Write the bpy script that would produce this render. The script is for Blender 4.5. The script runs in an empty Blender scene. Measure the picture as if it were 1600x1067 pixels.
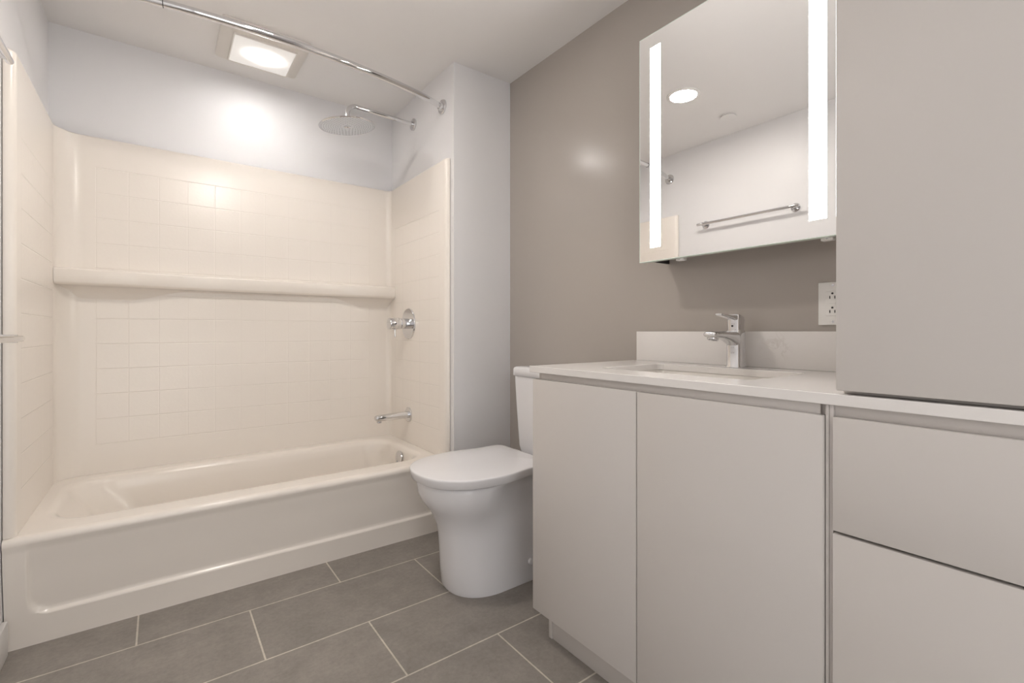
import bpy, bmesh, math
from mathutils import Vector, Matrix
from math import sin, cos, pi, radians

C = bpy.context.scene.collection
scene = bpy.context.scene

# ------------------------------------------------------------------ camera, world, exposure
CAM_Z = 0.972
cam_data = bpy.data.cameras.new('camera')
cam_data.sensor_width = 36.0
cam_data.lens = 737.0 / 1600.0 * 36.0
cam_data.shift_y = -15.5 / 1600.0
cam_data.clip_start = 0.01
cam = bpy.data.objects.new('camera', cam_data)
cam.location = (0, 0, CAM_Z)
cam.rotation_euler = (radians(90), 0, radians(-36.7))
C.objects.link(cam)
scene.camera = cam

world = bpy.data.worlds.new('world')
scene.world = world
world.use_nodes = True
world.node_tree.nodes['Background'].inputs['Color'].default_value = (1.0, 0.99, 0.985, 1)
world.node_tree.nodes['Background'].inputs['Strength'].default_value = 0.62

scene.view_settings.view_transform = 'Standard'
scene.view_settings.look = 'None'
scene.view_settings.gamma = 1.0
scene.view_settings.use_curve_mapping = False
scene.view_settings.exposure = 2.22
FAN_POWER, DOWN_POWER, STRIP_POWER = 205.0, 37.0, 9.5

# ------------------------------------------------------------------ materials
def nodes_of(m):
    m.use_nodes = True
    return m.node_tree, m.node_tree.nodes['Principled BSDF']

def mat(name, color, rough=0.5, metal=0.0, bump=0.0, bump_scale=200.0, spec=0.5, coat=0.0):
    m = bpy.data.materials.new(name)
    nt, p = nodes_of(m)
    p.inputs['Roughness'].default_value = rough
    p.inputs['Metallic'].default_value = metal
    p.inputs['Specular IOR Level'].default_value = spec
    if coat:
        p.inputs['Coat Weight'].default_value = coat
        p.inputs['Coat Roughness'].default_value = 0.05
    tc = nt.nodes.new('ShaderNodeTexCoord')
    no = nt.nodes.new('ShaderNodeTexNoise')
    no.inputs['Scale'].default_value = 3.0
    no.inputs['Detail'].default_value = 3.0
    nt.links.new(tc.outputs['Object'], no.inputs['Vector'])
    mx = nt.nodes.new('ShaderNodeMix'); mx.data_type = 'RGBA'
    mx.inputs['A'].default_value = (*[c * 0.985 for c in color], 1)
    mx.inputs['B'].default_value = (*[min(1, c * 1.015) for c in color], 1)
    nt.links.new(no.outputs['Fac'], mx.inputs['Factor'])
    nt.links.new(mx.outputs['Result'], p.inputs['Base Color'])
    if bump:
        n2 = nt.nodes.new('ShaderNodeTexNoise')
        n2.inputs['Scale'].default_value = bump_scale
        nt.links.new(tc.outputs['Object'], n2.inputs['Vector'])
        b = nt.nodes.new('ShaderNodeBump')
        b.inputs['Strength'].default_value = bump
        b.inputs['Distance'].default_value = 0.001
        nt.links.new(n2.outputs['Fac'], b.inputs['Height'])
        nt.links.new(b.outputs['Normal'], p.inputs['Normal'])
    return m

def emit_mat(name, color, strength, hot=None):
    """lamp diffuser; hot=(cx, cy, rx, ry, peak) adds the brighter patch in front of the LED board"""
    m = bpy.data.materials.new(name)
    nt, p = nodes_of(m)
    p.inputs['Base Color'].default_value = (0.9, 0.88, 0.85, 1)
    p.inputs['Roughness'].default_value = 0.4
    p.inputs['Emission Color'].default_value = (*color, 1)
    p.inputs['Emission Strength'].default_value = strength
    if hot:
        cx, cy, rx, ry, peak = hot
        tc = nt.nodes.new('ShaderNodeTexCoord')
        mp = nt.nodes.new('ShaderNodeMapping')
        mp.inputs['Location'].default_value = (-cx / rx, -cy / ry, 0)
        mp.inputs['Scale'].default_value = (1 / rx, 1 / ry, 0)
        nt.links.new(tc.outputs['Object'], mp.inputs['Vector'])
        ln = nt.nodes.new('ShaderNodeVectorMath'); ln.operation = 'LENGTH'
        nt.links.new(mp.outputs['Vector'], ln.inputs[0])
        ex = math_node(nt, 'EXPONENT', math_node(nt, 'MULTIPLY', ln.outputs['Value'], -5.5))
        nt.links.new(math_node(nt, 'ADD', math_node(nt, 'MULTIPLY', ex, peak), strength), p.inputs['Emission Strength'])
    return m

def math_node(nt, op, a, b=None):
    n = nt.nodes.new('ShaderNodeMath'); n.operation = op
    for i, v in enumerate((a, b)):
        if v is None: continue
        if isinstance(v, (int, float)): n.inputs[i].default_value = v
        else: nt.links.new(v, n.inputs[i])
    return n.outputs[0]

def tile_mat(name, color, axis, a0, a1, z0, z1, pitch=0.11, rough=0.27):
    """glossy moulded acrylic with a square tile pattern pressed into a field (world axis 'axis' and Z)"""
    m = bpy.data.materials.new(name)
    nt, p = nodes_of(m)
    p.inputs['Base Color'].default_value = (*color, 1)
    p.inputs['Roughness'].default_value = rough
    g = nt.nodes.new('ShaderNodeNewGeometry')
    s = nt.nodes.new('ShaderNodeSeparateXYZ')
    nt.links.new(g.outputs['Position'], s.inputs[0])
    a, z = s.outputs[axis], s.outputs[2]
    def groove(v, o):
        t = math_node(nt, 'FRACT', math_node(nt, 'DIVIDE', math_node(nt, 'SUBTRACT', v, o), pitch))
        d = math_node(nt, 'MINIMUM', t, math_node(nt, 'SUBTRACT', 1.0, t))
        mr = nt.nodes.new('ShaderNodeMapRange'); mr.interpolation_type = 'SMOOTHSTEP'
        mr.inputs['From Max'].default_value = 0.003 / pitch
        nt.links.new(d, mr.inputs['Value'])
        return mr.outputs['Result']
    upright = math_node(nt, 'ADD', 0.5, math_node(nt, 'MULTIPLY', 0.5, groove(a, a0)))
    h = math_node(nt, 'MINIMUM', upright, groove(z, z0))
    e = 0.004
    inside = math_node(nt, 'MULTIPLY', math_node(nt, 'GREATER_THAN', a, a0 - e), math_node(nt, 'LESS_THAN', a, a1 + e))
    inside = math_node(nt, 'MULTIPLY', inside, math_node(nt, 'GREATER_THAN', z, z0 - e))
    inside = math_node(nt, 'MULTIPLY', inside, math_node(nt, 'LESS_THAN', z, z1 + e))
    no = nt.nodes.new('ShaderNodeTexNoise'); no.inputs['Scale'].default_value = 90.0
    nt.links.new(g.outputs['Position'], no.inputs['Vector'])
    h = math_node(nt, 'ADD', h, math_node(nt, 'MULTIPLY', no.outputs['Fac'], 0.22))
    out = math_node(nt, 'ADD', math_node(nt, 'MULTIPLY', h, inside),
                    math_node(nt, 'MULTIPLY', 1.1, math_node(nt, 'SUBTRACT', 1.0, inside)))
    b = nt.nodes.new('ShaderNodeBump')
    b.inputs['Strength'].default_value = 0.6
    b.inputs['Distance'].default_value = 0.0018
    nt.links.new(out, b.inputs['Height'])
    nt.links.new(b.outputs['Normal'], p.inputs['Normal'])
    return m

def floor_mat():
    m = bpy.data.materials.new('grey_porcelain_tile')
    nt, p = nodes_of(m)
    g = nt.nodes.new('ShaderNodeNewGeometry')
    mp = nt.nodes.new('ShaderNodeMapping')
    mp.inputs['Location'].default_value = (-0.25 + 6.2, -0.005 + 6.2, 0)
    nt.links.new(g.outputs['Position'], mp.inputs['Vector'])
    br = nt.nodes.new('ShaderNodeTexBrick')
    br.offset = 0.5; br.offset_frequency = 2; br.squash = 1.0
    br.inputs['Scale'].default_value = 1.0
    br.inputs['Brick Width'].default_value = 0.62
    br.inputs['Row Height'].default_value = 0.31
    br.inputs['Mortar Size'].default_value = 0.0026
    br.inputs['Mortar Smooth'].default_value = 0.1
    br.inputs['Color1'].default_value = (0.293, 0.264, 0.237, 1)
    br.inputs['Color2'].default_value = (0.268, 0.242, 0.218, 1)
    br.inputs['Mortar'].default_value = (0.60, 0.55, 0.48, 1)
    nt.links.new(mp.outputs['Vector'], br.inputs['Vector'])
    def noise(scale, detail, rough):
        n = nt.nodes.new('ShaderNodeTexNoise')
        n.inputs['Scale'].default_value = scale; n.inputs['Detail'].default_value = detail
        n.inputs['Roughness'].default_value = rough
        nt.links.new(g.outputs['Position'], n.inputs['Vector'])
        return n.outputs['Fac']
    v = math_node(nt, 'ADD', math_node(nt, 'MULTIPLY', noise(9, 8, 0.68), 0.75), math_node(nt, 'MULTIPLY', noise(70, 6, 0.7), 0.55))
    v = math_node(nt, 'ADD', v, 0.34)
    mx = nt.nodes.new('ShaderNodeMix'); mx.data_type = 'RGBA'; mx.blend_type = 'MULTIPLY'
    mx.inputs['Factor'].default_value = 1.0
    cb = nt.nodes.new('ShaderNodeCombineColor')
    for i in range(3): nt.links.new(v, cb.inputs[i])
    nt.links.new(br.outputs['Color'], mx.inputs['A']); nt.links.new(cb.outputs['Color'], mx.inputs['B'])
    nt.links.new(mx.outputs['Result'], p.inputs['Base Color'])
    p.inputs['Roughness'].default_value = 0.48
    b = nt.nodes.new('ShaderNodeBump'); b.inputs['Strength'].default_value = 0.35; b.inputs['Distance'].default_value = 0.0015
    hh = math_node(nt, 'ADD', math_node(nt, 'MULTIPLY', noise(140, 3, 0.6), 0.2), math_node(nt, 'SUBTRACT', 1.0, br.outputs['Fac']))
    nt.links.new(hh, b.inputs['Height']); nt.links.new(b.outputs['Normal'], p.inputs['Normal'])
    return m

def quartz_mat():
    m = bpy.data.materials.new('white_quartz')
    nt, p = nodes_of(m)
    g = nt.nodes.new('ShaderNodeNewGeometry')
    n = nt.nodes.new('ShaderNodeTexNoise'); n.inputs['Scale'].default_value = 22.0; n.inputs['Detail'].default_value = 9.0
    n.inputs['Distortion'].default_value = 1.0
    nt.links.new(g.outputs['Position'], n.inputs['Vector'])
    vein = math_node(nt, 'ABSOLUTE', math_node(nt, 'SUBTRACT', n.outputs['Fac'], 0.5))
    vr = nt.nodes.new('ShaderNodeMapRange'); vr.interpolation_type = 'SMOOTHSTEP'
    vr.inputs['From Max'].default_value = 0.05; vr.inputs['To Min'].default_value = 1.0; vr.inputs['To Max'].default_value = 0.0
    nt.links.new(vein, vr.inputs['Value'])
    ds = nt.nodes.new('ShaderNodeVectorMath'); ds.operation = 'DISTANCE'
    ds.inputs[1].default_value = (1.461, 0.652, 0.925)
    nt.links.new(g.outputs['Position'], ds.inputs[0])
    pr = nt.nodes.new('ShaderNodeMapRange'); pr.interpolation_type = 'SMOOTHSTEP'
    pr.inputs['From Min'].default_value = 0.01; pr.inputs['From Max'].default_value = 0.055
    pr.inputs['To Min'].default_value = 1.0; pr.inputs['To Max'].default_value = 0.05
    nt.links.new(ds.outputs['Value'], pr.inputs['Value'])
    mx = nt.nodes.new('ShaderNodeMix'); mx.data_type = 'RGBA'
    mx.inputs['A'].default_value = (0.79, 0.76, 0.735, 1); mx.inputs['B'].default_value = (0.70, 0.66, 0.63, 1)
    nt.links.new(math_node(nt, 'MULTIPLY', vr.outputs['Result'], pr.outputs['Result']), mx.inputs['Factor'])
    nt.links.new(mx.outputs['Result'], p.inputs['Base Color'])
    p.inputs['Roughness'].default_value = 0.14
    return m

CREAM = (0.87, 0.812, 0.745)
M = dict(
    white=mat('white_wall_paint', (0.80, 0.79, 0.795), 0.42, bump=0.06, bump_scale=260),
    ceil=mat('ceiling_paint', (0.85, 0.83, 0.815), 0.6, bump=0.06, bump_scale=220),
    taupe=mat('taupe_wall_paint', (0.435, 0.395, 0.357), 0.21, bump=0.05, bump_scale=260),
    trim=mat('white_trim_paint', (0.80, 0.78, 0.76), 0.35),
    floor=floor_mat(),
    tub=mat('cream_enamel', CREAM, 0.2),
    panel=mat('cream_acrylic', CREAM, 0.22),
    back=tile_mat('cream_acrylic_tiled_back', CREAM, 0, -0.225, 0.985, 1.688 - 0.11 * 11, 1.688),
    side=tile_mat('cream_acrylic_tiled_side', CREAM, 1, 2.11, 2.66, 1.688 - 0.11 * 11, 1.578),
    chrome=mat('chrome', (0.74, 0.74, 0.75), 0.05, 1.0),
    satin=mat('satin_chrome', (0.62, 0.62, 0.63), 0.22, 1.0),
    dark=mat('dark_rubber', (0.03, 0.03, 0.03), 0.5),
    china=mat('white_vitreous_china', (0.80, 0.79, 0.80), 0.08),
    seat=mat('white_seat_plastic', (0.82, 0.81, 0.82), 0.16),
    lacquer=mat('glossy_greige_lacquer', (0.62, 0.585, 0.555), 0.16),
    carcass=mat('greige_laminate', (0.62, 0.58, 0.55), 0.4),
    quartz=quartz_mat(),
    basin=mat('white_sink_ceramic', (0.80, 0.765, 0.72), 0.10),
    mirror=mat('mirror_silver', (0.90, 0.895, 0.89), 0.0, 1.0),
    glass_edge=mat('polished_glass_edge', (0.75, 0.86, 0.80), 0.1),
    black=mat('black_cabinet_side', (0.02, 0.02, 0.02), 0.4),
    plastic=mat('white_plastic', (0.88, 0.865, 0.84), 0.3),
    fanplastic=mat('ivory_fan_plastic', (0.78, 0.74, 0.69), 0.35),
    lens=emit_mat('fan_light_lens', (1.0, 0.985, 0.965), 0.06, (0.008, 0.015, 0.066, 0.052, FAN_POWER)),
    down=emit_mat('downlight_lens', (1.0, 0.94, 0.87), DOWN_POWER),
    strip=emit_mat('mirror_light_strip', (1.0, 0.965, 0.93), STRIP_POWER),
)

# ------------------------------------------------------------------ helpers
ORG = {}
def tag(o, label, cat=None, group=None, kind=None):
    o['label'] = label
    if cat: o['category'] = cat
    if group: o['group'] = group
    if kind: o['kind'] = kind
    return o

def empty(name, loc, label, cat, group=None):
    o = bpy.data.objects.new(name, None)
    o.empty_display_size = 0.05
    C.objects.link(o)
    o.location = loc
    ORG[o] = Vector(loc)
    return tag(o, label, cat, group)

def obj(name, bm, m, parent=None, origin=None, sharp=35, label=None):
    """bmesh in world coordinates -> one mesh object; parts share their thing's origin"""
    org = ORG[parent] if parent is not None else Vector(origin or (0, 0, 0))
    bmesh.ops.recalc_face_normals(bm, faces=bm.faces)
    bmesh.ops.translate(bm, verts=bm.verts, vec=-org)
    me = bpy.data.meshes.new(name)
    bm.to_mesh(me); bm.free()
    for p in me.polygons: p.use_smooth = True
    me.set_sharp_from_angle(angle=radians(sharp))
    me.materials.append(m)
    o = bpy.data.objects.new(name, me)
    C.objects.link(o)
    if parent is not None: o.parent = parent
    else: o.location = org
    ORG[o] = org
    if label: o['label'] = label
    return o

def NB(): return bmesh.new()

def box(bm, x0, x1, y0, y1, z0, z1, bev=0.0, seg=2):
    t = bmesh.new()
    bmesh.ops.create_cube(t, size=1.0)
    for v in t.verts:
        v.co = Vector(((x0 + x1) / 2 + v.co.x * (x1 - x0), (y0 + y1) / 2 + v.co.y * (y1 - y0), (z0 + z1) / 2 + v.co.z * (z1 - z0)))
    if bev:
        bmesh.ops.bevel(t, geom=list(t.edges), offset=bev, segments=seg, profile=0.5, affect='EDGES')
    join(bm, t)
    return bm

def join(bm, t):
    mp = {}
    for v in t.verts: mp[v] = bm.verts.new(v.co)
    for f in t.faces:
        try: bm.faces.new([mp[v] for v in f.verts])
        except ValueError: pass
    t.free()

def loft(bm, rings, cap0=True, cap1=True, closed=True):
    vs = [[bm.verts.new(p) for p in r] for r in rings]
    n = len(vs[0])
    for a, b in zip(vs, vs[1:]):
        for i in range(n if closed else n - 1):
            j = (i + 1) % n
            bm.faces.new((a[i], a[j], b[j], b[i]))
    if cap0: bm.faces.new(vs[0])
    if cap1: bm.faces.new(list(reversed(vs[-1])))
    return vs

def frame(axis):
    a = Vector(axis).normalized()
    u = a.orthogonal().normalized()
    return a, u, a.cross(u)

def lathe(bm, prof, base, axis, n=40):
    """prof = [(radius, height along axis)]"""
    a, u, w = frame(axis)
    base = Vector(base)
    rings = [[base + a * h + (u * cos(2 * pi * i / n) + w * sin(2 * pi * i / n)) * max(r, 1e-5) for i in range(n)] for r, h in prof]
    loft(bm, rings)
    return bm

def tube(bm, pts, r, n=18, rads=None):
    pts = [Vector(p) for p in pts]
    rings = []
    prev = None
    for i, p in enumerate(pts):
        t = (pts[min(i + 1, len(pts) - 1)] - pts[max(i - 1, 0)]).normalized()
        if prev is None: u = t.orthogonal().normalized()
        else: u = (prev - t * prev.dot(t)).normalized()
        prev = u
        w = t.cross(u)
        rr = rads[i] if rads else r
        rings.append([p + (u * cos(2 * pi * k / n) + w * sin(2 * pi * k / n)) * rr for k in range(n)])
    loft(bm, rings)
    return bm

def rrect(x0, x1, y0, y1, r, n=8):
    """rounded rectangle in plan, counter-clockwise"""
    pts = []
    for cx, cy, a0 in ((x1 - r, y1 - r, 0), (x0 + r, y1 - r, 90), (x0 + r, y0 + r, 180), (x1 - r, y0 + r, 270)):
        for k in range(n + 1):
            a = radians(a0 + 90 * k / n)
            pts.append((cx + r * cos(a), cy + r * sin(a)))
    return pts

def at_z(pts, z): return [Vector((x, y, z)) for x, y in pts]

def smooth(a, b, x):
    t = max(0.0, min(1.0, (x - a) / (b - a)))
    return t * t * (3 - 2 * t)

def lerp(a, b, t): return a + (b - a) * t

def interp(tab, x):
    for (x0, y0), (x1, y1) in zip(tab, tab[1:]):
        if x <= x1: return lerp(y0, y1, (x - x0) / (x1 - x0))
    return tab[-1][1]

# ------------------------------------------------------------------ room shell
XL, XR, XS, YB, YC, YR, ZC = -0.38, 1.482, 1.142, 2.77, 2.005, -0.75, 2.282
def struct(name, dims, m, label, cat):
    o = obj(name, box(NB(), *dims), m, origin=(dims[0], dims[2], dims[4]))
    return tag(o, label, cat, kind='structure')
struct('floor', (XL - .1, XR + .1, YR - .1, YB + .1, -0.1, 0.0), M['floor'], 'grey stone-look tile floor laid in a staggered pattern', 'floor')
struct('ceiling', (XL - .1, XR + .1, YR - .1, YB + .1, ZC, ZC + 0.1), M['ceil'], 'flat off-white painted ceiling', 'ceiling')
struct('wall_left', (XL - .1, XL, YR - .1, YB + .1, 0.0, ZC), M['white'], 'white painted wall at the foot of the tub with towel bars', 'wall')
struct('wall_back', (XL, XR, YB, YB + .1, 0.0, ZC), M['white'], 'white painted wall above the long side of the shower surround', 'wall')
struct('wall_right', (XR, XR + .1, YR - .1, YB + .1, 0.0, ZC), M['taupe'], 'taupe painted wall behind toilet and vanity', 'wall')
struct('wall_wing', (XS, XR, YC, YB, 0.0, ZC), M['white'], 'white painted wing wall between tub and toilet holding the shower fittings', 'wall')
bm = NB()
box(bm, XL, -0.34, YR - .1, YR, 0, ZC); box(bm, 0.42, XR, YR - .1, YR, 0, ZC); box(bm, -0.34, 0.42, YR - .1, YR, 2.04, ZC)  # unseen doorway gap, added and sized to let world light fill the room
tag(obj('wall_rear', bm, M['white'], origin=(XL, YR, 0)), 'white painted wall behind the viewer with an unseen doorway added to admit fill light', 'wall', kind='structure')
bm = NB(); box(bm, XL, XL + 0.014, YR, 2.038, 0.0, 0.105, 0.003)
tag(obj('baseboard_left', bm, M['trim'], origin=(XL, YR, 0)), 'white baseboard ending against the tub apron', 'baseboard', kind='structure')

# ------------------------------------------------------------------ bathtub
TZ = 0.35
tub = empty('bathtub', (0.38, 2.4, 0), 'cream alcove bathtub with a recessed apron panel', 'bathtub')
bm = NB()
X0, X1 = XL + 0.002, XS - 0.002
n = 10
rings = [at_z(rrect(X0, X1, 2.047, YB - 0.003, 0.004, n), TZ)]
O = (-0.318, 1.075, 2.122, 2.685)
for ins, dz, r in ((0.0, 0, .13), (.009, -.001, .13), (.019, -.005, .13), (.028, -.013, .13), (.034, -.025, .13)):
    rings.append(at_z(rrect(O[0] + ins, O[1] - ins, O[2] + ins, O[3] - ins, r, n), TZ + dz))
for t in (.15, .35, .55, .75, .9):
    rings.append(at_z(rrect(O[0] + .034 + .19 * t, O[1] - .034 - .021 * t, O[2] + .034 + .031 * t, O[3] - .034 - .031 * t, .13, n), TZ - .025 - .24 * t))
for ins, z in ((0.0, .078), (.02, .066), (.05, .06)):
    rings.append(at_z(rrect(O[0] + .235 + ins, O[1] - .058 - ins, O[2] + .068 + ins, O[3] - .068 - ins, .125, n), z))
loft(bm, rings, cap0=False, cap1=True)
# front roll and apron with its pressed panel
def apron_y(x, z):
    y = 2.030 + 0.030 * smooth(.33, 0.0, z)
    cx, hx, cz, hz, r = 0.38, 0.705, 0.225, 0.130, 0.05
    qx, qz = abs(x - cx) - hx + r, abs(z - cz) - hz + r
    sd = min(max(qx, qz), 0) + math.hypot(max(qx, 0), max(qz, 0)) - r
    top = smooth(.335, .22, z)
    return y + 0.011 * smooth(0.005, -0.006, sd) * (0.25 + .75 * top)
xs = sorted(set([X0, X1] + [X0 + (X1 - X0) * i / 60 for i in range(61)] + [-0.34 + i * .0022 for i in range(30)] + [1.05 + i * .0035 for i in range(22)]))
zs = [.325 - .225 * i / 18 for i in range(19)] + [.0985 - i * .0028 for i in range(8)] + [.07, .045, .02, .004, 0.0]
zs = sorted(set(zs), reverse=True)
rows = []
for y, z in ((2.047, TZ), (2.040, TZ - .0007), (2.033, TZ - .0035), (2.0275, TZ - .0085), (2.0245, TZ - .0145)):
    rows.append([Vector((x, y, z)) for x in xs])
for z in zs:
    rows.append([Vector((x, max(apron_y(x, z), 2.0245 + .02 * 0) if z < .32 else 2.0255, z)) for x in xs])
loft(bm, rows, cap0=False, cap1=False, closed=False)
obj('tub_shell', bm, M['tub'], tub, sharp=50)
bm = NB(); lathe(bm, [(.0, 0), (.036, 0), (.038, .002), (.037, .007), (.030, .010), (.0, .011)], (1.0325, 2.40, .292), (-1, 0, .146))
ov = obj('overflow_plate', bm, M['chrome'], tub, label='round chrome overflow plate')
bm = NB(); lathe(bm, [(0, 0), (.005, 0), (.005, .003), (0, .004)], (1.0195, 2.40, .274), (-1, 0, .146), 12); obj('screw', bm, M['satin'], ov)
bm = NB(); lathe(bm, [(.0, 0), (.035, 0), (.034, .004), (.02, .006), (0, .006)], (0.86, 2.40, .0602), (0, 0, 1))
obj('drain', bm, M['chrome'], tub, label='chrome drain cover')

# ------------------------------------------------------------------ shower surround
SX0, SX1, SY, SF, SZ0, SZ1 = -0.350, 1.116, 2.735, 2.036, TZ + .0006, 1.822
sur = empty('shower_surround', (0.38, 2.73, SZ0), 'cream acrylic shower surround with moulded tile pattern and long shelf', 'shower surround')
def cove(cx, cy, r, a0, a1, n=10): return [(cx + r * cos(radians(lerp(a0, a1, k / n))), cy + r * sin(radians(lerp(a0, a1, k / n)))) for k in range(n + 1)]
r = 0.085; rr = .03
inner = [(SX0, SY - r - .012)] + cove(SX0 + r, SY - r, r, 180, 90) + cove(SX1 - rr, SY - rr, rr, 90, 0) + [(SX1, SY - rr - .012)]
g = 0.002
# outer path follows the studs behind: project every point outwards to the alcove walls
outer = []
for x, y in inner:
    if x < SX0 + r: outer.append((XL + g, y) if y < SY - r else (lerp(XL + g, SX0 + r, ((x - SX0) / r)), lerp(SY - r, YB - g, min(1, (y - (SY - r)) / r))))
    elif x > SX1 - rr: outer.append((XS - g, y) if y < SY - rr else (lerp(SX1 - rr, XS - g, (x - (SX1 - rr)) / rr), lerp(SY - rr, YB - g, min(1, (y - (SY - rr)) / rr))))
    else: outer.append((x, YB - g))
outer[1:1 + 11] = [(XL + g, SY - r + k * .007) if k < 6 else (XL + g + (k - 5) * .019, YB - g) for k in range(11)]
def panel_loft(inn, out, z0, z1, top_r=.008):
    """vertical panel of real thickness with a rounded top edge"""
    b = NB()
    rows = [[Vector((x, y, z0)) for x, y in out], [Vector((x, y, z0)) for x, y in inn]]
    rows.append([Vector((x, y, z1 - top_r)) for x, y in inn])
    for k in (30, 60, 90):
        a = radians(k)
        row = []
        for (x, y), (ox, oy) in zip(inn, out):
            d = Vector((ox - x, oy - y)); L = max(d.length, 1e-6); d /= L
            s = min(top_r, L * .6) * (1 - cos(a))
            row.append(Vector((x + d.x * s, y + d.y * s, z1 - top_r + top_r * sin(a))))
        rows.append(row)
    rows.append([Vector((x, y, z1)) for x, y in out])
    loft(b, rows, cap0=False, cap1=False, closed=False)
    nn = len(inn)
    b.verts.ensure_lookup_table()
    for idx in (0, nn - 1):
        try: b.faces.new([b.verts[i * nn + idx] for i in range(len(rows))])
        except ValueError: pass
    vs0 = [b.verts[i] for i in range(nn)]; vs1 = [b.verts[(len(rows) - 1) * nn + i] for i in range(nn)]
    for i in range(nn - 1): b.faces.new((vs0[i], vs1[i], vs1[i + 1], vs0[i + 1]))
    return b
obj('back_panel', panel_loft(inner, outer, SZ0, SZ1), M['back'], sur, sharp=60)
def side_panel(xi, xw, yend):
    s = 1 if xw > xi else -1
    # plan path from the corner to a rounded front edge turning back to the wall
    yf = SF
    inn = [(xi, yend), (xi, yf + .02)] + [(xi + s * .02 * (1 - cos(radians(a))), yf + .02 - .02 * sin(radians(a))) for a in (18, 36, 54, 72, 90)]
    inn.append((xw - s * .0025, yf))
    out = [(xw - s * .002, yend - 0.001)] + [(xw - s * .002, max(p[1], yf + .0006)) for p in inn[1:]]
    return panel_loft(inn, out, SZ0, SZ1)
obj('side_panel', side_panel(SX0, XL, SY - r - .0125), M['side'], sur, sharp=60)
obj('side_panel', side_panel(SX1, XS, SY - rr - .0125), M['side'], sur, sharp=60)
# moulded shelf: deep soap corners, shallow middle
bm = NB(); rows = []
N = 90
for i in range(N + 1):
    x = lerp(SX0 + .001, SX1 - .001, i / N)
    e = max(1 - smooth(.24, .46, x - SX0), 1 - smooth(.16, .34, SX1 - x))
    p = lerp(.052, .084, e); zt = 1.236; zb = 1.170; zu = lerp(1.158, 1.105, e * min(1, .35 + smooth(0, .1, x - SX0)))
    f = SY - p
    prof = [(SY + .004, zt), (f + .010, zt), (f + .005, zt - .0012), (f + .0015, zt - .004), (f, zt - .009), (f + .003, zb + .010), (f + .006, zb + .004), (f + .013, zb - .002)]
    for k in range(1, 6):
        t = k / 6
        prof.append((lerp(f + .013, SY + .002, t), lerp(zb - .002, zu, 1 - math.sqrt(max(0, 1 - t ** 1.6)))))
    prof.append((SY + .004, zu))
    rows.append([Vector((x, y, z)) for y, z in prof])
loft(bm, rows)
obj('shelf', bm, M['panel'], sur, sharp=60)

# ------------------------------------------------------------------ shower fittings on the wing wall
sh = empty('rain_shower', (XS, 2.453, 2.133), 'large round chrome rain shower head on a bent wall arm', 'shower head')
bm = NB(); lathe(bm, [(0, 0), (.033, 0), (.033, .008), (.030, .011), (.014, .012), (.014, .016), (0, .016)], (XS, 2.453, 2.133), (-1, 0, 0))
obj('wall_flange', bm, M['chrome'], sh)
hx = 0.772
pts = [(lerp(XS - .008, hx + .05, k / 10), 2.453, lerp(2.133, 2.141, k / 10)) for k in range(11)]
for k in range(9):
    a = radians(90 * k / 8); pts.append((hx + .045 - .045 * sin(a), 2.453, 2.141 - .045 * (1 - cos(a))))
pts.append((hx, 2.453, 2.072))
bm = NB(); tube(bm, pts, .0115); obj('arm', bm, M['chrome'], sh)
bm = NB(); lathe(bm, [(0, .0), (.012, .0), (.017, .006), (.0185, .014), (.017, .022), (.012, .028), (0, .028)], (hx, 2.453, 2.048), (0, 0, 1)); obj('ball_joint', bm, M['chrome'], sh)
up = Vector((-.137, -.021, 1)).normalized(); hc = Vector((hx, 2.453, 2.026))
bm = NB(); lathe(bm, [(0, .002), (.133, .002), (.134, 0), (.138, .001), (.140, .004), (.138, .007), (.06, .011), (.03, .015), (.02, .024), (0, .024)], hc, up, 64)
disc = obj('spray_disc', bm, M['chrome'], sh)
bm = NB(); lathe(bm, [(0, 0), (.1325, 0), (.1325, .0015), (0, .0015)], hc + up * .0004, up, 64)
face = obj('spray_face', bm, mat('silver_spray_face', (.78, .80, .83), .3, .35), disc, label='pale silver spray face')
bm = NB(); _, uu, ww = frame(up)
for k in range(1, 10):
    R = .024 + k * .0115; cnt = int(6 + k * 5)
    for j in range(cnt):
        a = 2 * pi * (j + .37 * k) / cnt
        lathe(bm, [(.0022, 0), (.0017, .0012), (0, .0012)], hc + (uu * cos(a) + ww * sin(a)) * R + up * .0003, -up, 6)
noz = obj('spray_nozzles', bm, mat('grey_silicone', (.42, .43, .45), .5), disc); noz['kind'] = 'stuff'
bm = NB(); lathe(bm, [(0, 0), (.019, 0), (.019, .006), (.015, .010), (0, .011)], hc, -up); obj('centre_knob', bm, M['chrome'], disc)

vy, vz = 2.463, 1.016
va = empty('shower_valve', (SX1, vy, vz), 'round chrome shower valve with a cylinder handle and small lever pin', 'shower valve')
bm = NB(); lathe(bm, [(0, 0), (.086, 0), (.086, .003), (.083, .007), (.075, .009), (.033, .010), (0, .010)], (SX1, vy, vz), (-1, 0, 0), 64); obj('escutcheon', bm, M['chrome'], va)
bm = NB(); lathe(bm, [(0, 0), (.029, 0), (.029, .042), (0, .042)], (SX1 - .009, vy, vz), (-1, 0, 0)); obj('collar', bm, M['chrome'], va)
bm = NB(); lathe(bm, [(0, 0), (.031, 0), (.032, .002), (.032, .022), (.0305, .023), (.0305, .025), (.032, .026), (.032, .062), (.030, .066), (0, .067)], (SX1 - .051, vy, vz), (-1, 0, 0)); hd = obj('handle', bm, M['chrome'], va)
bm = NB(); tube(bm, [(SX1 - .083, vy, vz - .02), (SX1 - .083, vy, vz - .05), (SX1 - .083, vy - .002, vz - .073), (SX1 - .083, vy - .002, vz - .076)], .0055, 12, [.0055, .0055, .006, .004]); obj('lever_pin', bm, M['chrome'], hd)
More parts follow.
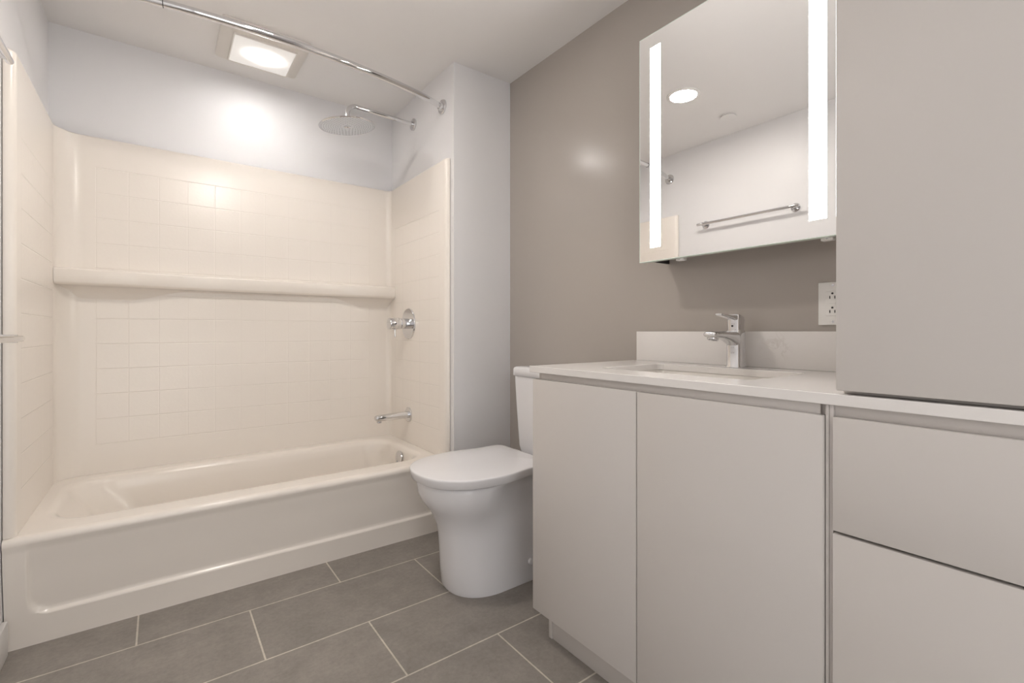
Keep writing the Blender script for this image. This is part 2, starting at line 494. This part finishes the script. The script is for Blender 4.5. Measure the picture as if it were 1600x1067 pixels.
bm = NB(); lathe(bm, [(0, 0), (.0045, 0), (.0045, .001), (0, .001)], (SX1 - .09, vy - .0315, vz), (0, -1, 0), 12); obj('set_screw', bm, M['dark'], hd)

tz = 0.508
sp = empty('tub_spout', (SX1, vy, tz), 'slim straight chrome tub spout below the shower valve', 'tub spout')
bm = NB(); lathe(bm, [(0, 0), (.041, 0), (.041, .005), (.038, .008), (0, .008)], (SX1, vy, tz), (-1, 0, 0)); obj('wall_flange', bm, M['chrome'], sp)
bm = NB(); rings = []
for t, w, h, dz in ((0, .021, .0185, 0), (.05, .021, .0185, 0), (.10, .021, .018, -.001), (.15, .021, .017, -.002), (.178, .020, .0155, -.003), (.186, .017, .011, -.003), (.189, .010, .006, -.003)):
    rings.append([Vector((SX1 - .007 - t, vy + w * math.copysign(abs(cos(a)) ** .7, cos(a)), tz + dz + h * math.copysign(abs(sin(a)) ** .7, sin(a)))) for a in [2 * pi * k / 28 for k in range(28)]])
loft(bm, rings); obj('spout_body', bm, M['chrome'], sp, sharp=50)
bm = NB(); lathe(bm, [(0, 0), (.0125, 0), (.0125, .010), (.010, .012), (0, .012)], (SX1 - .172, vy, tz - .016), (0, 0, -1), 24); obj('aerator', bm, M['satin'], sp)

# bowed curtain rod
rz = 2.103
rod = empty('shower_curtain_rod', (0.38, 2.0, rz), 'bowed chrome shower curtain rod spanning the tub alcove', 'curtain rod')
pts = []
for k in range(41):
    t = k / 40; x = lerp(XL + .012, XS - .012, t)
    pts.append((x, 2.115 - .120 * (1 - (2 * t - 1) ** 2) ** .85, rz))
bm = NB(); tube(bm, pts, .0137); obj('rod', bm, M['chrome'], rod)
bm = NB(); i = 10
tube(bm, [pts[i], (Vector(pts[i]) * .94 + Vector(pts[i + 1]) * .06)], .0152); obj('telescopic_joint', bm, M['dark'], rod, label='dark seam ring where the rod telescopes')
for x, s in ((XL, 1), (XS, -1)):
    bm = NB(); lathe(bm, [(0, 0), (.036, 0), (.036, .006), (.033, .010), (.019, .011), (.0175, .024), (0, .024)], (x, 2.113, rz), (s, 0, 0)); obj('wall_flange', bm, M['chrome'], rod)

# towel bars on the left wall
def towel_bar(y0, y1, x, z, label):
    t = empty('towel_bar', (XL, (y0 + y1) / 2, z), label, 'towel bar', 'towel bars on the left wall')
    bm = NB(); tube(bm, [(x, y0, z), (x, y0 + .002, z)] + [(x, lerp(y0 + .006, y1 - .006, k / 12), z) for k in range(13)] + [(x, y1 - .002, z), (x, y1, z)], .009, 18, [.006, .0082] + [.009] * 13 + [.0082, .006]); obj('bar', bm, M['chrome'], t)
    for y in (y0 + .04, y1 - .04):
        bm = NB(); lathe(bm, [(0, 0), (.026, 0), (.026, .005), (.023, .008), (.0115, .009), (.0115, x - XL), (0, x - XL)], (XL, y, z), (1, 0, 0), 28); obj('post', bm, M['chrome'], t)
towel_bar(1.205, 1.862, -.331, 1.712, 'upper chrome towel bar, the one also seen in the mirror')
towel_bar(1.22, 1.905, -.317, .952, 'lower chrome towel bar at counter height on the left wall')

# ------------------------------------------------------------------ ceiling fittings
fan = empty('exhaust_fan', (0.38, 2.44, ZC), 'square ceiling exhaust fan with a lit lens over the tub', 'exhaust fan')
bm = NB()
loft(bm, [at_z(rrect(.205, .555, 2.268, 2.612, .014), ZC - .0005), at_z(rrect(.205, .555, 2.268, 2.612, .014), ZC - .010), at_z(rrect(.211, .549, 2.274, 2.606, .012), ZC - .017),
          at_z(rrect(.246, .514, 2.324, 2.586, .008), ZC - .028)])
gr = obj('grille', bm, M['fanplastic'], fan)
bm = NB(); rings = [at_z(rrect(.252, .508, 2.330, 2.580, .006), ZC - .0275), at_z(rrect(.252, .508, 2.330, 2.580, .006), ZC - .034), at_z(rrect(.257, .503, 2.335, 2.575, .005), ZC - .034), at_z(rrect(.257, .503, 2.335, 2.575, .005), ZC - .0285)]
loft(bm, rings, False, False); obj('lens_rim', bm, M['fanplastic'], gr)
bm = NB(); loft(bm, [at_z(rrect(.258, .502, 2.336, 2.574, .004), ZC - .0285), at_z(rrect(.258, .502, 2.336, 2.574, .004), ZC - .032), at_z(rrect(.264, .496, 2.342, 2.568, .004), ZC - .0335)])
obj('light_lens', bm, M['lens'], fan, label='lit frosted lens with a bright centre')

dl = empty('recessed_downlight', (0.334, 1.53, ZC), 'round lit recessed downlight in the ceiling, seen in the mirror', 'ceiling light')
bm = NB(); lathe(bm, [(.070, .0), (.088, 0.0), (.088, .003), (.083, .006), (.072, .006), (.070, .003)], (0.334, 1.53, ZC - .0003), (0, 0, -1), 48); obj('trim_ring', bm, M['plastic'], dl)
bm = NB(); lathe(bm, [(0, 0), (.071, 0), (.071, .003), (0, .004)], (0.334, 1.53, ZC - .0005), (0, 0, -1), 48); obj('lens', bm, M['down'], dl)
bm = NB(); lathe(bm, [(0, 0), (.036, 0), (.036, .005), (.044, .006), (.045, .009), (.044, .010), (0, .011)], (-.106, 1.512, ZC - .0003), (0, 0, -1), 40)
tag(obj('sprinkler_cover', bm, M['ceil'], origin=(-.106, 1.512, ZC)), 'small round white sprinkler cover plate on the ceiling', 'sprinkler')

# ------------------------------------------------------------------ toilet
TY = 1.572
toi = empty('toilet', (1.1, TY, 0), 'white elongated skirted toilet with closed lid beside the vanity', 'toilet')
def egg(xf, xc, xb, w, wb, z, p=2.25, nf=28, nb=8, fade=.14, rc=.03):
    half = []
    for k in range(nf + 1):
        a = pi / 2 * k / nf
        half.append((xc - (xc - xf) * cos(a) ** (2 / p), w * sin(a) ** (2 / p)))
    for k in range(1, nb + 1):
        x = lerp(xc, xb - rc, k / nb)
        half.append((x, lerp(w, wb, smooth(xc, xc + fade, x))))
    for k in range(1, 6):
        a = pi / 2 * k / 5
        half.append((xb - rc + rc * sin(a), wb - rc + rc * cos(a)))
    pts = half + [(x, -y) for x, y in reversed(half[1:])]
    return [Vector((x, TY + y, z)) for x, y in pts]
bm = NB()
rows = []
for z, xf, xc, w, wb, xb in ((0, .866, 1.03, .140, .140, 1.40), (.012, .860, 1.03, .1405, .1405, 1.40), (.08, .854, 1.03, .136, .136, 1.40), (.16, .848, 1.03, .130, .131, 1.40),
        (.215, .843, 1.02, .127, .127, 1.40), (.245, .837, 1.0, .127, .125, 1.40), (.270, .826, .98, .131, .123, 1.41), (.295, .815, .965, .142, .122, 1.42),
        (.320, .796, .955, .156, .121, 1.43), (.345, .779, .95, .168, .121, 1.44), (.370, .770, .95, .176, .122, 1.45), (.40, .766, .955, .182, .130, 1.455), (.413, .768, .96, .181, .145, 1.455), (.418, .772, .96, .177, .150, 1.45)):
    rows.append(egg(xf, xc, xb, w, wb, z))
loft(bm, rows); obj('bowl', bm, M['china'], toi, sharp=60)
bm = NB(); loft(bm, [egg(.759, 1.0, 1.225, .181, .166, .4185), egg(.758, 1.0, 1.227, .182, .168, .4195), egg(.758, 1.0, 1.227, .182, .168, .4235), egg(.760, 1.0, 1.224, .180, .166, .4245)])
obj('seat', bm, M['seat'], toi, sharp=60)
bm = NB()
lid = [(.004, .4250), (-.002, .4254), (-.0040, .427), (-.0088, .451), (-.0090, .4560), (-.0078, .4582), (-.0045, .4593), (.002, .4601), (.02, .4620), (.05, .4645), (.09, .4665), (.14, .4672)]
loft(bm, [egg(.750 + i, 1.0, 1.236 - i * .8, (.199 - i), .178 - i, z, p=2.4, rc=max(.004, .03 - i * .3)) for i, z in lid])
obj('lid', bm, M['seat'], toi, sharp=60)
for s in (-1, 1):
    bm = NB(); lathe(bm, [(0, 0), (.013, 0), (.014, .004), (.014, .04), (.013, .044), (0, .044)], (1.252, TY + s * .075 - .022, .440), (0, 1, 0), 20); obj('hinge', bm, M['seat'], toi)
bm = NB()
rings = []
for z, x0, x1, w in ((.4185, 1.335, 1.462, .150), (.424, 1.330, 1.468, .158), (.45, 1.326, 1.47, .165), (.60, 1.318, 1.472, .172), (.755, 1.311, 1.474, .178), (.768, 1.311, 1.474, .178)):
    rings.append(at_z(rrect(x0, x1, TY - w, TY + w, .022), z))
loft(bm, rings); obj('tank', bm, M['china'], toi, sharp=60)
bm = NB()
rings = [at_z(rrect(1.305 + i, 1.479 - i * .6, TY - .185 + i, TY + .185 - i, .024), z) for i, z in ((.006, .7685), (0, .772), (0, .800), (.003, .807), (.010, .811), (.03, .813))]
loft(bm, rings); obj('tank_lid', bm, M['china'], toi, sharp=60)
bm = NB(); lathe(bm, [(0, 0), (.014, 0), (.014, .006), (.010, .010), (0, .011)], (1.16, TY - .1375, .075), (0, -1, .0), 20); obj('bolt_cap', bm, M['seat'], toi)
bm = NB(); lathe(bm, [(0, 0), (.011, 0), (.011, .010), (0, .012)], (1.311, TY - .12, .72), (-1, 0, 0), 20); tube(bm, [(1.296, TY - .12, .72), (1.293, TY - .09, .718), (1.292, TY - .05, .713)], .006, 12); obj('flush_lever', bm, M['chrome'], toi)

# ------------------------------------------------------------------ vanity
VX = 0.945
CT0, CT1 = 0.843, 0.863
DT, DB = 0.8225, 0.098
van = empty('vanity_cabinet', (1.2, .75, 0), 'glossy greige sink cabinet with two handleless doors', 'vanity cabinet')
bm = NB(); box(bm, VX + .008, VX + .022, .3355, .341, .098, CT0 - .0005, .0005); box(bm, VX + .022, XR - .001, .336, .352, .098, CT0 - .0005, .001); box(bm, VX + .022, XR - .001, 1.136, 1.152, .098, CT0 - .0005, .001); box(bm, VX + .022, XR - .001, .352, 1.136, .098, .114, .001); box(bm, VX + .016, VX + .040, .352, 1.136, CT0 - .06, CT0 - .0005, .001)
box(bm, XR - .012, XR - .001, .352, 1.136, .114, CT0 - .0005)
obj('carcass', bm, M['carcass'], van)
for y0, y1 in ((.7545, 1.158), (.3425, .7510)):
    bm = NB(); box(bm, VX, VX + .019, y0, y1, DB, DT, .0013); obj('door', bm, M['lacquer'], van)
bm = NB(); box(bm, VX + .050, VX + .066, .336, 1.118, 0.0, .0975, .001); obj('toe_kick', bm, M['lacquer'], van)
bm = NB(); box(bm, VX + .047, XR - .002, 1.1195, 1.135, 0.0, .0975, .001); obj('side_foot', bm, M['lacquer'], van)

dc = empty('drawer_cabinet', (1.2, -.02, 0), 'glossy greige cabinet of stacked handleless drawers under the tall cupboard', 'drawer cabinet')
bm = NB(); box(bm, VX + .008, VX + .022, .329, .3347, .098, CT0 - .0005, .0005); box(bm, VX + .022, XR - .001, -.36, .3345, .098, CT0 - .022, .001); box(bm, VX + .016, VX + .040, -.36, .3345, CT0 - .026, CT0 - .0005, .001); box(bm, XR - .12, XR - .001, -.36, .3345, CT0 - .03, CT0 - .0005)
obj('carcass', bm, M['carcass'], dc)
for z0, z1 in ((.6235, DT), (DB, .6185)):
    bm = NB(); box(bm, VX, VX + .019, -.355, .3275, z0, z1, .0013); obj('drawer', bm, M['lacquer'], dc)
bm = NB(); box(bm, VX + .050, VX + .066, -.36, .3345, 0.0, .0975, .001); obj('toe_kick', bm, M['lacquer'], dc)

# countertop with the sink cut-out
HX0, HX1, HY0, HY1 = 1.062, 1.358, .530, .985
bm = NB()
def loop(pts, z):
    vs = [bm.verts.new((x, y, z)) for x, y in pts]
    return [bm.edges.new((vs[i], vs[(i + 1) % len(vs)])) for i in range(len(vs))]
ed = loop([(VX - .001, -.362), (XR - .001, -.362), (XR - .001, 1.174), (VX - .001, 1.174)], CT1) + loop(rrect(HX0, HX1, HY0, HY1, .02, 6), CT1)
bmesh.ops.triangle_fill(bm, use_beauty=True, edges=ed)
top = list(bm.faces)
ret = bmesh.ops.extrude_face_region(bm, geom=top)
bmesh.ops.translate(bm, verts=[v for v in ret['geom'] if isinstance(v, bmesh.types.BMVert)], vec=(0, 0, CT0 - CT1))
ct = obj('countertop', bm, M['quartz'], origin=(VX, .4, CT0), sharp=30)
tag(ct, 'white quartz countertop running across both vanity cabinets', 'countertop')
bv = ct.modifiers.new('bevel', 'BEVEL'); bv.width = .0014; bv.segments = 2; bv.limit_method = 'ANGLE'
bm = NB(); box(bm, XR - .021, XR - .001, .325, 1.163, CT1 + .0003, CAM_Z + .0005, .001)
tag(obj('backsplash', bm, M['quartz'], origin=(XR, .75, CT1)), 'white quartz upstand behind the faucet with a faint grey vein', 'backsplash')

sink = empty('sink', (1.21, .757, .70), 'white rectangular undermount sink set in the countertop', 'sink')
bm = NB()
rings = [at_z(rrect(HX0 - .02, HX1 + .02, HY0 - .02, HY1 + .02, .03), CT0 - .0005), at_z(rrect(HX0 - .003, HX1 + .003, HY0 - .003, HY1 + .003, .022), CT0 - .0005), at_z(rrect(HX0 - .002, HX1 + .002, HY0 - .002, HY1 + .002, .024), CT0 - .004)]
for t, z in ((.15, .80), (.4, .76), (.7, .735), (1, .722)):
    i = .01 * t; rings.append(at_z(rrect(HX0 + i, HX1 - i, HY0 + i, HY1 - i, .03 + .02 * t), z))
for i, z in ((.02, .712), (.04, .708), (.09, .706)): rings.append(at_z(rrect(HX0 + i, HX1 - i, HY0 + i, HY1 - i, .05), z))
loft(bm, rings, False, True); obj('basin', bm, M['basin'], sink, sharp=60)
bm = NB(); lathe(bm, [(0, 0), (.032, 0), (.031, .003), (.02, .004), (0, .004)], (1.23, .757, .7062), (0, 0, 1)); obj('drain', bm, M['chrome'], sink, label='chrome drain')

# faucet
fx, fy = 1.412, .748
fa = empty('faucet', (fx, fy, CT1), 'single-lever chrome basin faucet on the countertop', 'faucet')
def sq(cx, cy, a, b, z, e=.45, n=32, tilt=0):
    out = []
    for k in range(n):
        t = 2 * pi * k / n
        dx = a * math.copysign(abs(cos(t)) ** e, cos(t)); dy = b * math.copysign(abs(sin(t)) ** e, sin(t))
        out.append(Vector((cx + dx, cy + dy, z + tilt * dx)))
    return out
bm = NB()
loft(bm, [sq(fx, fy, .0260, .0250, CT1 + .0003, .62), sq(fx, fy, .0260, .0250, CT1 + .003, .62), sq(fx, fy, .0245, .0232, CT1 + .006, .62), sq(fx, fy, .0238, .0228, CT1 + .05, .62), sq(fx, fy, .0240, .0232, CT1 + .108, .62), sq(fx, fy, .0230, .0222, CT1 + .113, .62)])
obj('body', bm, M['chrome'], fa, sharp=50)
bm = NB(); rings = []
for x, zc, h, w in ((fx - .012, .086, .0245, .0215), (fx - .03, .090, .0205, .0215), (fx - .055, .0955, .0150, .0210), (fx - .09, .0995, .0110, .0205), (fx - .125, .1005, .0095, .0200), (fx - .143, .1005, .0085, .0190), (fx - .149, .1005, .006, .0165), (fx - .151, .1005, .003, .012)):
    rings.append([Vector((x, fy + w * math.copysign(abs(cos(a)) ** .6, cos(a)), CT1 + zc + h * math.copysign(abs(sin(a)) ** .6, sin(a)))) for a in [2 * pi * k / 28 for k in range(28)]])
loft(bm, rings); spo = obj('spout', bm, M['chrome'], fa, sharp=50)
bm = NB(); lathe(bm, [(.0, .002), (.011, .002), (.0115, .007), (.0145, .0075), (.0155, .005), (.0155, -.002), (0, -.002)], (fx - .128, fy, CT1 + .0915), (-.25, 0, -1), 28); ae = obj('aerator', bm, M['chrome'], spo)
bm = NB(); lathe(bm, [(0, 0), (.0105, 0), (.0105, .0008), (0, .0008)], (fx - .1286, fy, CT1 + .0893), (-.25, 0, -1), 24); obj('aerator_insert', bm, M['dark'], ae, label='dark aerator insert')
bm = NB(); loft(bm, [sq(fx, fy, .0205, .0205, CT1 + .1135, .6), sq(fx, fy, .0212, .0208, CT1 + .132, .6), sq(fx + .001, fy, .0225, .0212, CT1 + .146, .6, tilt=-.2), sq(fx + .002, fy, .0200, .0195, CT1 + .156, .6, tilt=-.3), sq(fx + .003, fy, .012, .013, CT1 + .160, .6, tilt=-.3)])
lv = obj('lever_base', bm, M['chrome'], fa, sharp=50)
bm = NB(); rings = []
for t, w, h in ((0, .016, .010), (.015, .0155, .009), (.04, .0145, .0055), (.07, .013, .0042), (.088, .0125, .0036), (.094, .010, .002)):
    x = fx - .004 - t; z = CT1 + .149 + t * .085 + t * t * .35
    rings.append([Vector((x, fy + w * math.copysign(abs(cos(a)) ** .6, cos(a)), z + h * math.copysign(abs(sin(a)) ** .6, sin(a)))) for a in [2 * pi * k / 24 for k in range(24)]])
loft(bm, rings); obj('lever', bm, M['chrome'], lv, sharp=50)
bm = NB(); lathe(bm, [(0, 0), (.003, 0), (.003, .0008), (0, .001)], (fx - .0209, fy, CT1 + .126), (-1, 0, 0), 12); obj('index_dot', bm, M['dark'], lv, label='small dark dot')

# ------------------------------------------------------------------ lit mirror cabinet
MX, MY0, MY1, MZ0, MZ1 = 1.33, .4305, 1.0435, CAM_Z + .239, CAM_Z + 1.003
mc = empty('mirror_cabinet', (XR, .737, MZ0), 'frameless mirror cabinet with two lit vertical strips above the sink', 'mirror')
st = [(MY1 - .0830, MY1 - .0425), (MY0 + .0425, MY0 + .0830)]
sz0, sz1 = CAM_Z + .283, CAM_Z + .958
bm = NB()
ycuts = [MY0, *st[1], *st[0], MY1]; zcuts = [MZ0, sz0, sz1, MZ1]
grid = [[bm.verts.new((MX, y, z)) for z in zcuts] for y in ycuts]
for i in range(5):
    for j in range(3):
        if j == 1 and i in (1, 3): continue
        bm.faces.new((grid[i][j], grid[i + 1][j], grid[i + 1][j + 1], grid[i][j + 1]))
ret = bmesh.ops.extrude_face_region(bm, geom=list(bm.faces))
bmesh.ops.translate(bm, verts=[v for v in ret['geom'] if isinstance(v, bmesh.types.BMVert)], vec=(.004, 0, 0))
obj('mirror', bm, M['mirror'], mc, sharp=20)
bm = NB()
for a in ((MX - .0002, MX + .022, MY1, MY1 + .0018, MZ0, MZ1), (MX - .0002, MX + .022, MY0 - .0018, MY0, MZ0, MZ1), (MX - .0002, MX + .022, MY0 - .0018, MY1 + .0018, MZ0 - .0018, MZ0), (MX - .0002, MX + .022, MY0 - .0018, MY1 + .0018, MZ1, MZ1 + .0018)):
    box(bm, *a)
obj('glass_edge', bm, M['glass_edge'], mc, label='pale polished glass edge')
for y0, y1 in st:
    bm = NB(); box(bm, MX + .001, MX + .004, y0 + .0002, y1 - .0002, sz0 + .0002, sz1 - .0002); obj('light_strip', bm, M['strip'], mc, label='glowing frosted light strip')
bm = NB(); box(bm, MX + .005, MX + .022, MY0 + .001, MY1 - .001, MZ0 + .001, MZ1 - .001); obj('door_back', bm, M['satin'], mc)
bm = NB(); box(bm, MX + .024, XR - .001, MY0 + .004, MY1 - .014, MZ0 + .036, MZ1 - .01); obj('cabinet_body', bm, M['satin'], mc)
bm = NB(); box(bm, MX + .040, XR - .001, MY1 - .0125, MY1 - .004, MZ0 + .006, MZ1 - .01); obj('side_panel', bm, M['black'], mc, label='black cabinet side')
for y in (.905, .482):
    bm = NB(); box(bm, MX + .024, MX + .044, y - .014, y + .014, MZ0 - .008, MZ0 + .014, .002); cl = obj('clip', bm, M['plastic'], mc, label='white plastic clip under the mirror')
    bm = NB()
    lathe(bm, [(0, 0), (.003, 0), (.003, .001), (0, .001)], (MX + .024, y, MZ0 - .002), (-1, 0, 0), 10); obj('screw', bm, M['satin'], cl)

# ------------------------------------------------------------------ outlet
ou = empty('wall_outlet', (XR, .511, 1.049), 'white double socket outlet on the taupe wall beside the tall cupboard', 'outlet')
bm = NB(); box(bm, XR - .006, XR - .0005, .4745, .5465, .990, 1.108, .002); obj('cover_plate', bm, M['plastic'], ou)
bm = NB(); box(bm, XR - .009, XR - .0055, .494, .527, 1.016, 1.082, .001); rc_ = obj('receptacle', bm, M['plastic'], ou)
for z in (1.066, 1.027):
    for y in (.5165, .5045):
        bm = NB(); box(bm, XR - .0096, XR - .0085, y - .0011, y + .0011, z - .004, z + .004); obj('blade_slot', bm, M['dark'], rc_, label='dark upright slot')
    bm = NB(); lathe(bm, [(0, 0), (.0028, 0), (.0028, .0012), (0, .0012)], (XR - .0085, .5105, z + .0105), (-1, 0, 0), 14); obj('ground_hole', bm, M['dark'], rc_, label='dark round hole')
for z in (1.0505, 1.0455):
    bm = NB(); box(bm, XR - .0108, XR - .0085, .503, .518, z - .0017, z + .0017, .0004); obj('test_button', bm, M['plastic'], rc_)
for z in (1.0985, .9995):
    bm = NB(); lathe(bm, [(0, 0), (.003, 0), (.003, .0008), (0, .001)], (XR - .0058, .5105, z), (-1, 0, 0), 12); obj('screw', bm, M['satin'], ou)

# ------------------------------------------------------------------ tall cupboard on the counter
tc_ = empty('tall_cupboard', (1.2, -.02, CT1), 'tall greige cupboard standing on the countertop at the right', 'cupboard')
bm = NB(); box(bm, VX + .022, XR - .001, -.355, .318, CT1 + .0005, 2.24, .001); obj('carcass', bm, M['carcass'], tc_)
bm = NB(); box(bm, VX - .002, VX + .018, -.36, .3215, CT1 + .007, 2.243, .0013); obj('door', bm, M['lacquer'], tc_)
